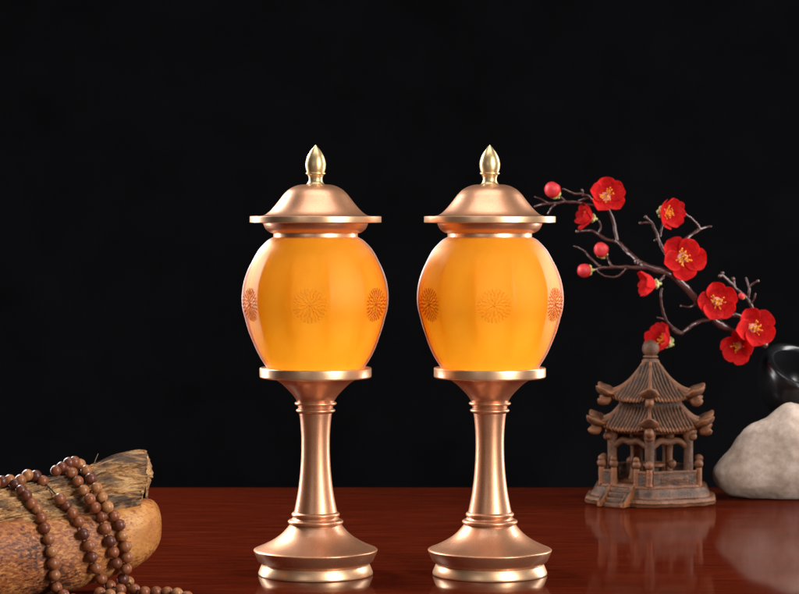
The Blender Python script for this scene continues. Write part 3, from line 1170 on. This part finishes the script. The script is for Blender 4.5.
limb([(556, 203), (551, 209), (548, 214)], 1.3, .9)
limb([(565, 202), (561, 197), (557, 193)], 1.3, 1.0)
limb([(592, 200), (586, 195), (574, 193.5), (568, 191.5), (563.5, 189)], 1.4, 1.0)
limb([(583, 195), (582, 190)], 1.5, 1.3)
limb([(590, 198), (584, 199), (579, 200.5)], 1.2, .9)
limb([(675, 277), (666, 255), (660, 243), (654, 226), (650, 221.5), (646, 217)], 2.3, 1.3)
limb([(652, 223), (646, 222.5), (640, 223)], 1.4, 1.2)
limb([(657.5, 239), (655, 240.5)], 1.4, 1.2)
limb([(660, 236), (662, 226), (664, 218)], 1.3, 1.0)
limb([(680, 245), (687, 238), (700, 229)], 2.2, 1.8)
limb([(700, 229), (711, 226.5)], 1.3, .9)
limb([(700, 229), (694, 221), (686, 214)], 1.5, 1.0)
limb([(697, 304), (690, 307), (681, 306)], 1.3, 1.0)
limb([(757, 322), (751, 305), (744, 295), (736, 288), (729, 281), (722, 275)], 2.2, 1.5)
limb([(748, 299), (749, 288), (746, 278)], 1.6, .9)
limb([(749, 288), (753, 284), (757, 281.5)], 1.3, 1.0)
limb([(751, 303), (754, 298), (755.5, 294)], 1.2, .9)
limb([(660, 281), (664, 276), (667, 274)], 1.6, 1.4)
for x, y, r in ((733, 279, 2.3), (720, 276, 2.2), (722.5, 273, 1.8), (758, 281, 1.7), (577, 231.5, 1.9), (645.5, 217, 2.0), (640, 223, 1.6), (681, 306, 1.4)):
    ball_into(bm, P(x, y, wig(x, y)) - BO, r * .00128, seg=10, rings=8)
limb([(735, 286), (733, 279)], 1.1, 1.3)
finish(bm, 'twigs', BARK, br, angle=60)


def petal_mesh(seed, cup):
    rnd = random.Random(seed)
    bm = bmesh.new()
    NU, NV = 14, 10
    rows = []
    for i in range(NU + 1):
        u = i / NU
        w = .50 * math.sqrt(max(.0016, 1 - ((u - .58) / .60 if u < .58 else (u - .58) / .425) ** 2)) + .02
        row = []
        for j in range(NV + 1):
            v = -1 + 2 * j / NV
            x = .06 + u * .94 - .03 * v * v * u
            y = v * w
            z = cup * (u ** 1.6) * .70 + .58 * v * v * w * (.5 + u) - .10 * max(0, u - .72) * 3
            z += u * (.10 * noise.noise(Vector((x * 2.1 + seed * 3.1, y * 2.3, seed * 1.7))) + .05 * noise.noise(Vector((x * 5 + seed, y * 5, 4.2))))
            y += .04 * u * noise.noise(Vector((x * 4, y * 4, seed * 2.9)))
            row.append(bm.verts.new((x, y, z)))
        rows.append(row)
    for a, b in zip(rows, rows[1:]):
        for j in range(NV):
            bm.faces.new((a[j], a[j + 1], b[j + 1], b[j]))
    me = bpy.data.meshes.new('petal')
    bm.to_mesh(me)
    bm.free()
    me.shade_smooth()
    me.materials.append(PETAL)
    return me


PET = {c: [petal_mesh(s, c / 10) for s in range(6)] for c in (3, 5, 8, 12)}


def stamens(scale, seed):
    rnd = random.Random(seed)
    bm = bmesh.new()
    for k in range(28):
        a, sp = rnd.uniform(0, 2 * PI), rnd.uniform(.05, .40)
        ln = rnd.uniform(.36, .58)
        tip = Vector((math.cos(a) * sp, math.sin(a) * sp, ln)) * scale
        mid = Vector((math.cos(a) * sp * .35, math.sin(a) * sp * .35, ln * .55)) * scale
        tube_into(bm, spline([Vector((math.cos(a) * .05, math.sin(a) * .05, 0)) * scale, mid, tip], 3), .013 * scale, 5)
        ball_into(bm, tip, .037 * scale, seg=7, rings=5)
    return bm


def flower(px, py, rpx, face, cup, seed, roll=0, dy=-.012, nst=True):
    s = rpx * .00128
    rnd = random.Random(seed)
    y = wig(px, py) + dy
    bm = bmesh.new()
    ball_into(bm, Vector((0, 0, .02 * s)), .27 * s, (1, 1, .5), seg=16, rings=8)
    fo = finish(bm, 'flower', PINKC, br)
    fo.location = P(px, py, y) - BO
    q = Vector(face).to_track_quat('Z', 'Y')
    fo.rotation_euler = q.to_euler()
    for k in range(5):
        po = link('petal', PET[cup][(seed + k) % 6], None, fo)
        po.rotation_euler = (rnd.uniform(-.12, .12), rnd.uniform(-.14, .12), roll + k * 2 * PI / 5 + rnd.uniform(-.1, .1))
        sc = s * rnd.uniform(.94, 1.06)
        po.scale = (sc, sc, sc)
        po.location = (0, 0, rnd.uniform(-.02, .03) * s)
        so = po.modifiers.new('thick', 'SOLIDIFY')
        so.thickness = .03
        po.modifiers.new('sub', 'SUBSURF').levels = 1
        po.modifiers['sub'].render_levels = 2
    finish(stamens(s, seed), 'stamens', STAMEN, fo)
    bm = bmesh.new()
    for k in range(5):
        a = k * 2 * PI / 5 + .6
        ball_into(bm, Vector((math.cos(a) * .2 * s, math.sin(a) * .2 * s, -.07 * s)), .17 * s, (1, 1, .7), seg=10, rings=8)
    tube_into(bm, [Vector((0, 0, -.05 * s)), Vector((0, 0, -.22 * s)), Vector((0, 0, -.42 * s))], [.17 * s, .12 * s, .08 * s], 8)
    finish(bm, 'calyx', CALYX, fo, angle=60)
    return fo


flower(605.5, 197, 19.5, (.12, -1, .22), 8, 1, .3)
flower(592, 218, 14, (-.95, -.28, .22), 12, 2, .9)
flower(662.5, 212, 17.5, (.55, -.62, -.05), 12, 3, .2)
flower(682.5, 258, 22.5, (.05, -1, .10), 5, 4, 1.0)
flower(655.5, 284, 15, (-.97, -.15, -.05), 12, 5, .4)
flower(716.5, 301.5, 20.5, (.02, -1, .05), 8, 6, .5)
flower(668, 342, 18.5, (-.75, -.5, .40), 12, 7, .9, dy=.014)
flower(753, 328.5, 20.5, (.15, -1, .05), 8, 8, .75, dy=-.024)
flower(738, 345, 17.5, (-.25, -1, -.15), 12, 9, .1, dy=-.006)


def bud(px, py, rpx, axis):
    s = rpx * .00128
    bm = bmesh.new()
    ball_into(bm, Vector((0, 0, 0)), s, (1, 1, 1.08), seg=24, rings=16)
    for v in bm.verts:                    # folded petals wrap the bud
        a = math.atan2(v.co.y, v.co.x)
        v.co *= 1 + .06 * math.sin(3 * a + v.co.z / s * 2.6) * (1 - abs(v.co.z / s / 1.1)) + .02 * noise.noise(v.co * 300)
    o = finish(bm, 'bud', BUD, br, angle=70)
    o.location = P(px, py, wig(px, py) - .006) - BO
    o.rotation_euler = Vector(axis).to_track_quat('Z', 'Y').to_euler()
    bm = bmesh.new()
    for k in range(5):
        a = k * 2 * PI / 5
        ball_into(bm, Vector((math.cos(a) * .42 * s, math.sin(a) * .42 * s, -.80 * s)), .40 * s, (1, 1, .8), seg=10, rings=8)
    tube_into(bm, [Vector((0, 0, -.8 * s)), Vector((0, 0, -1.2 * s)), Vector((.1 * s, 0, -1.6 * s))], [.35 * s, .22 * s, .15 * s], 8)
    finish(bm, 'calyx', CALYX, o, angle=60)


bud(552.5, 190, 8.0, (-.45, -.5, .55))
bud(601, 250, 7.6, (-.25, -.6, .65))
bud(584.5, 270.5, 7.0, (-.9, -.4, -.05))
bud(741.5, 296, 3.2, (-.5, -.5, .5))
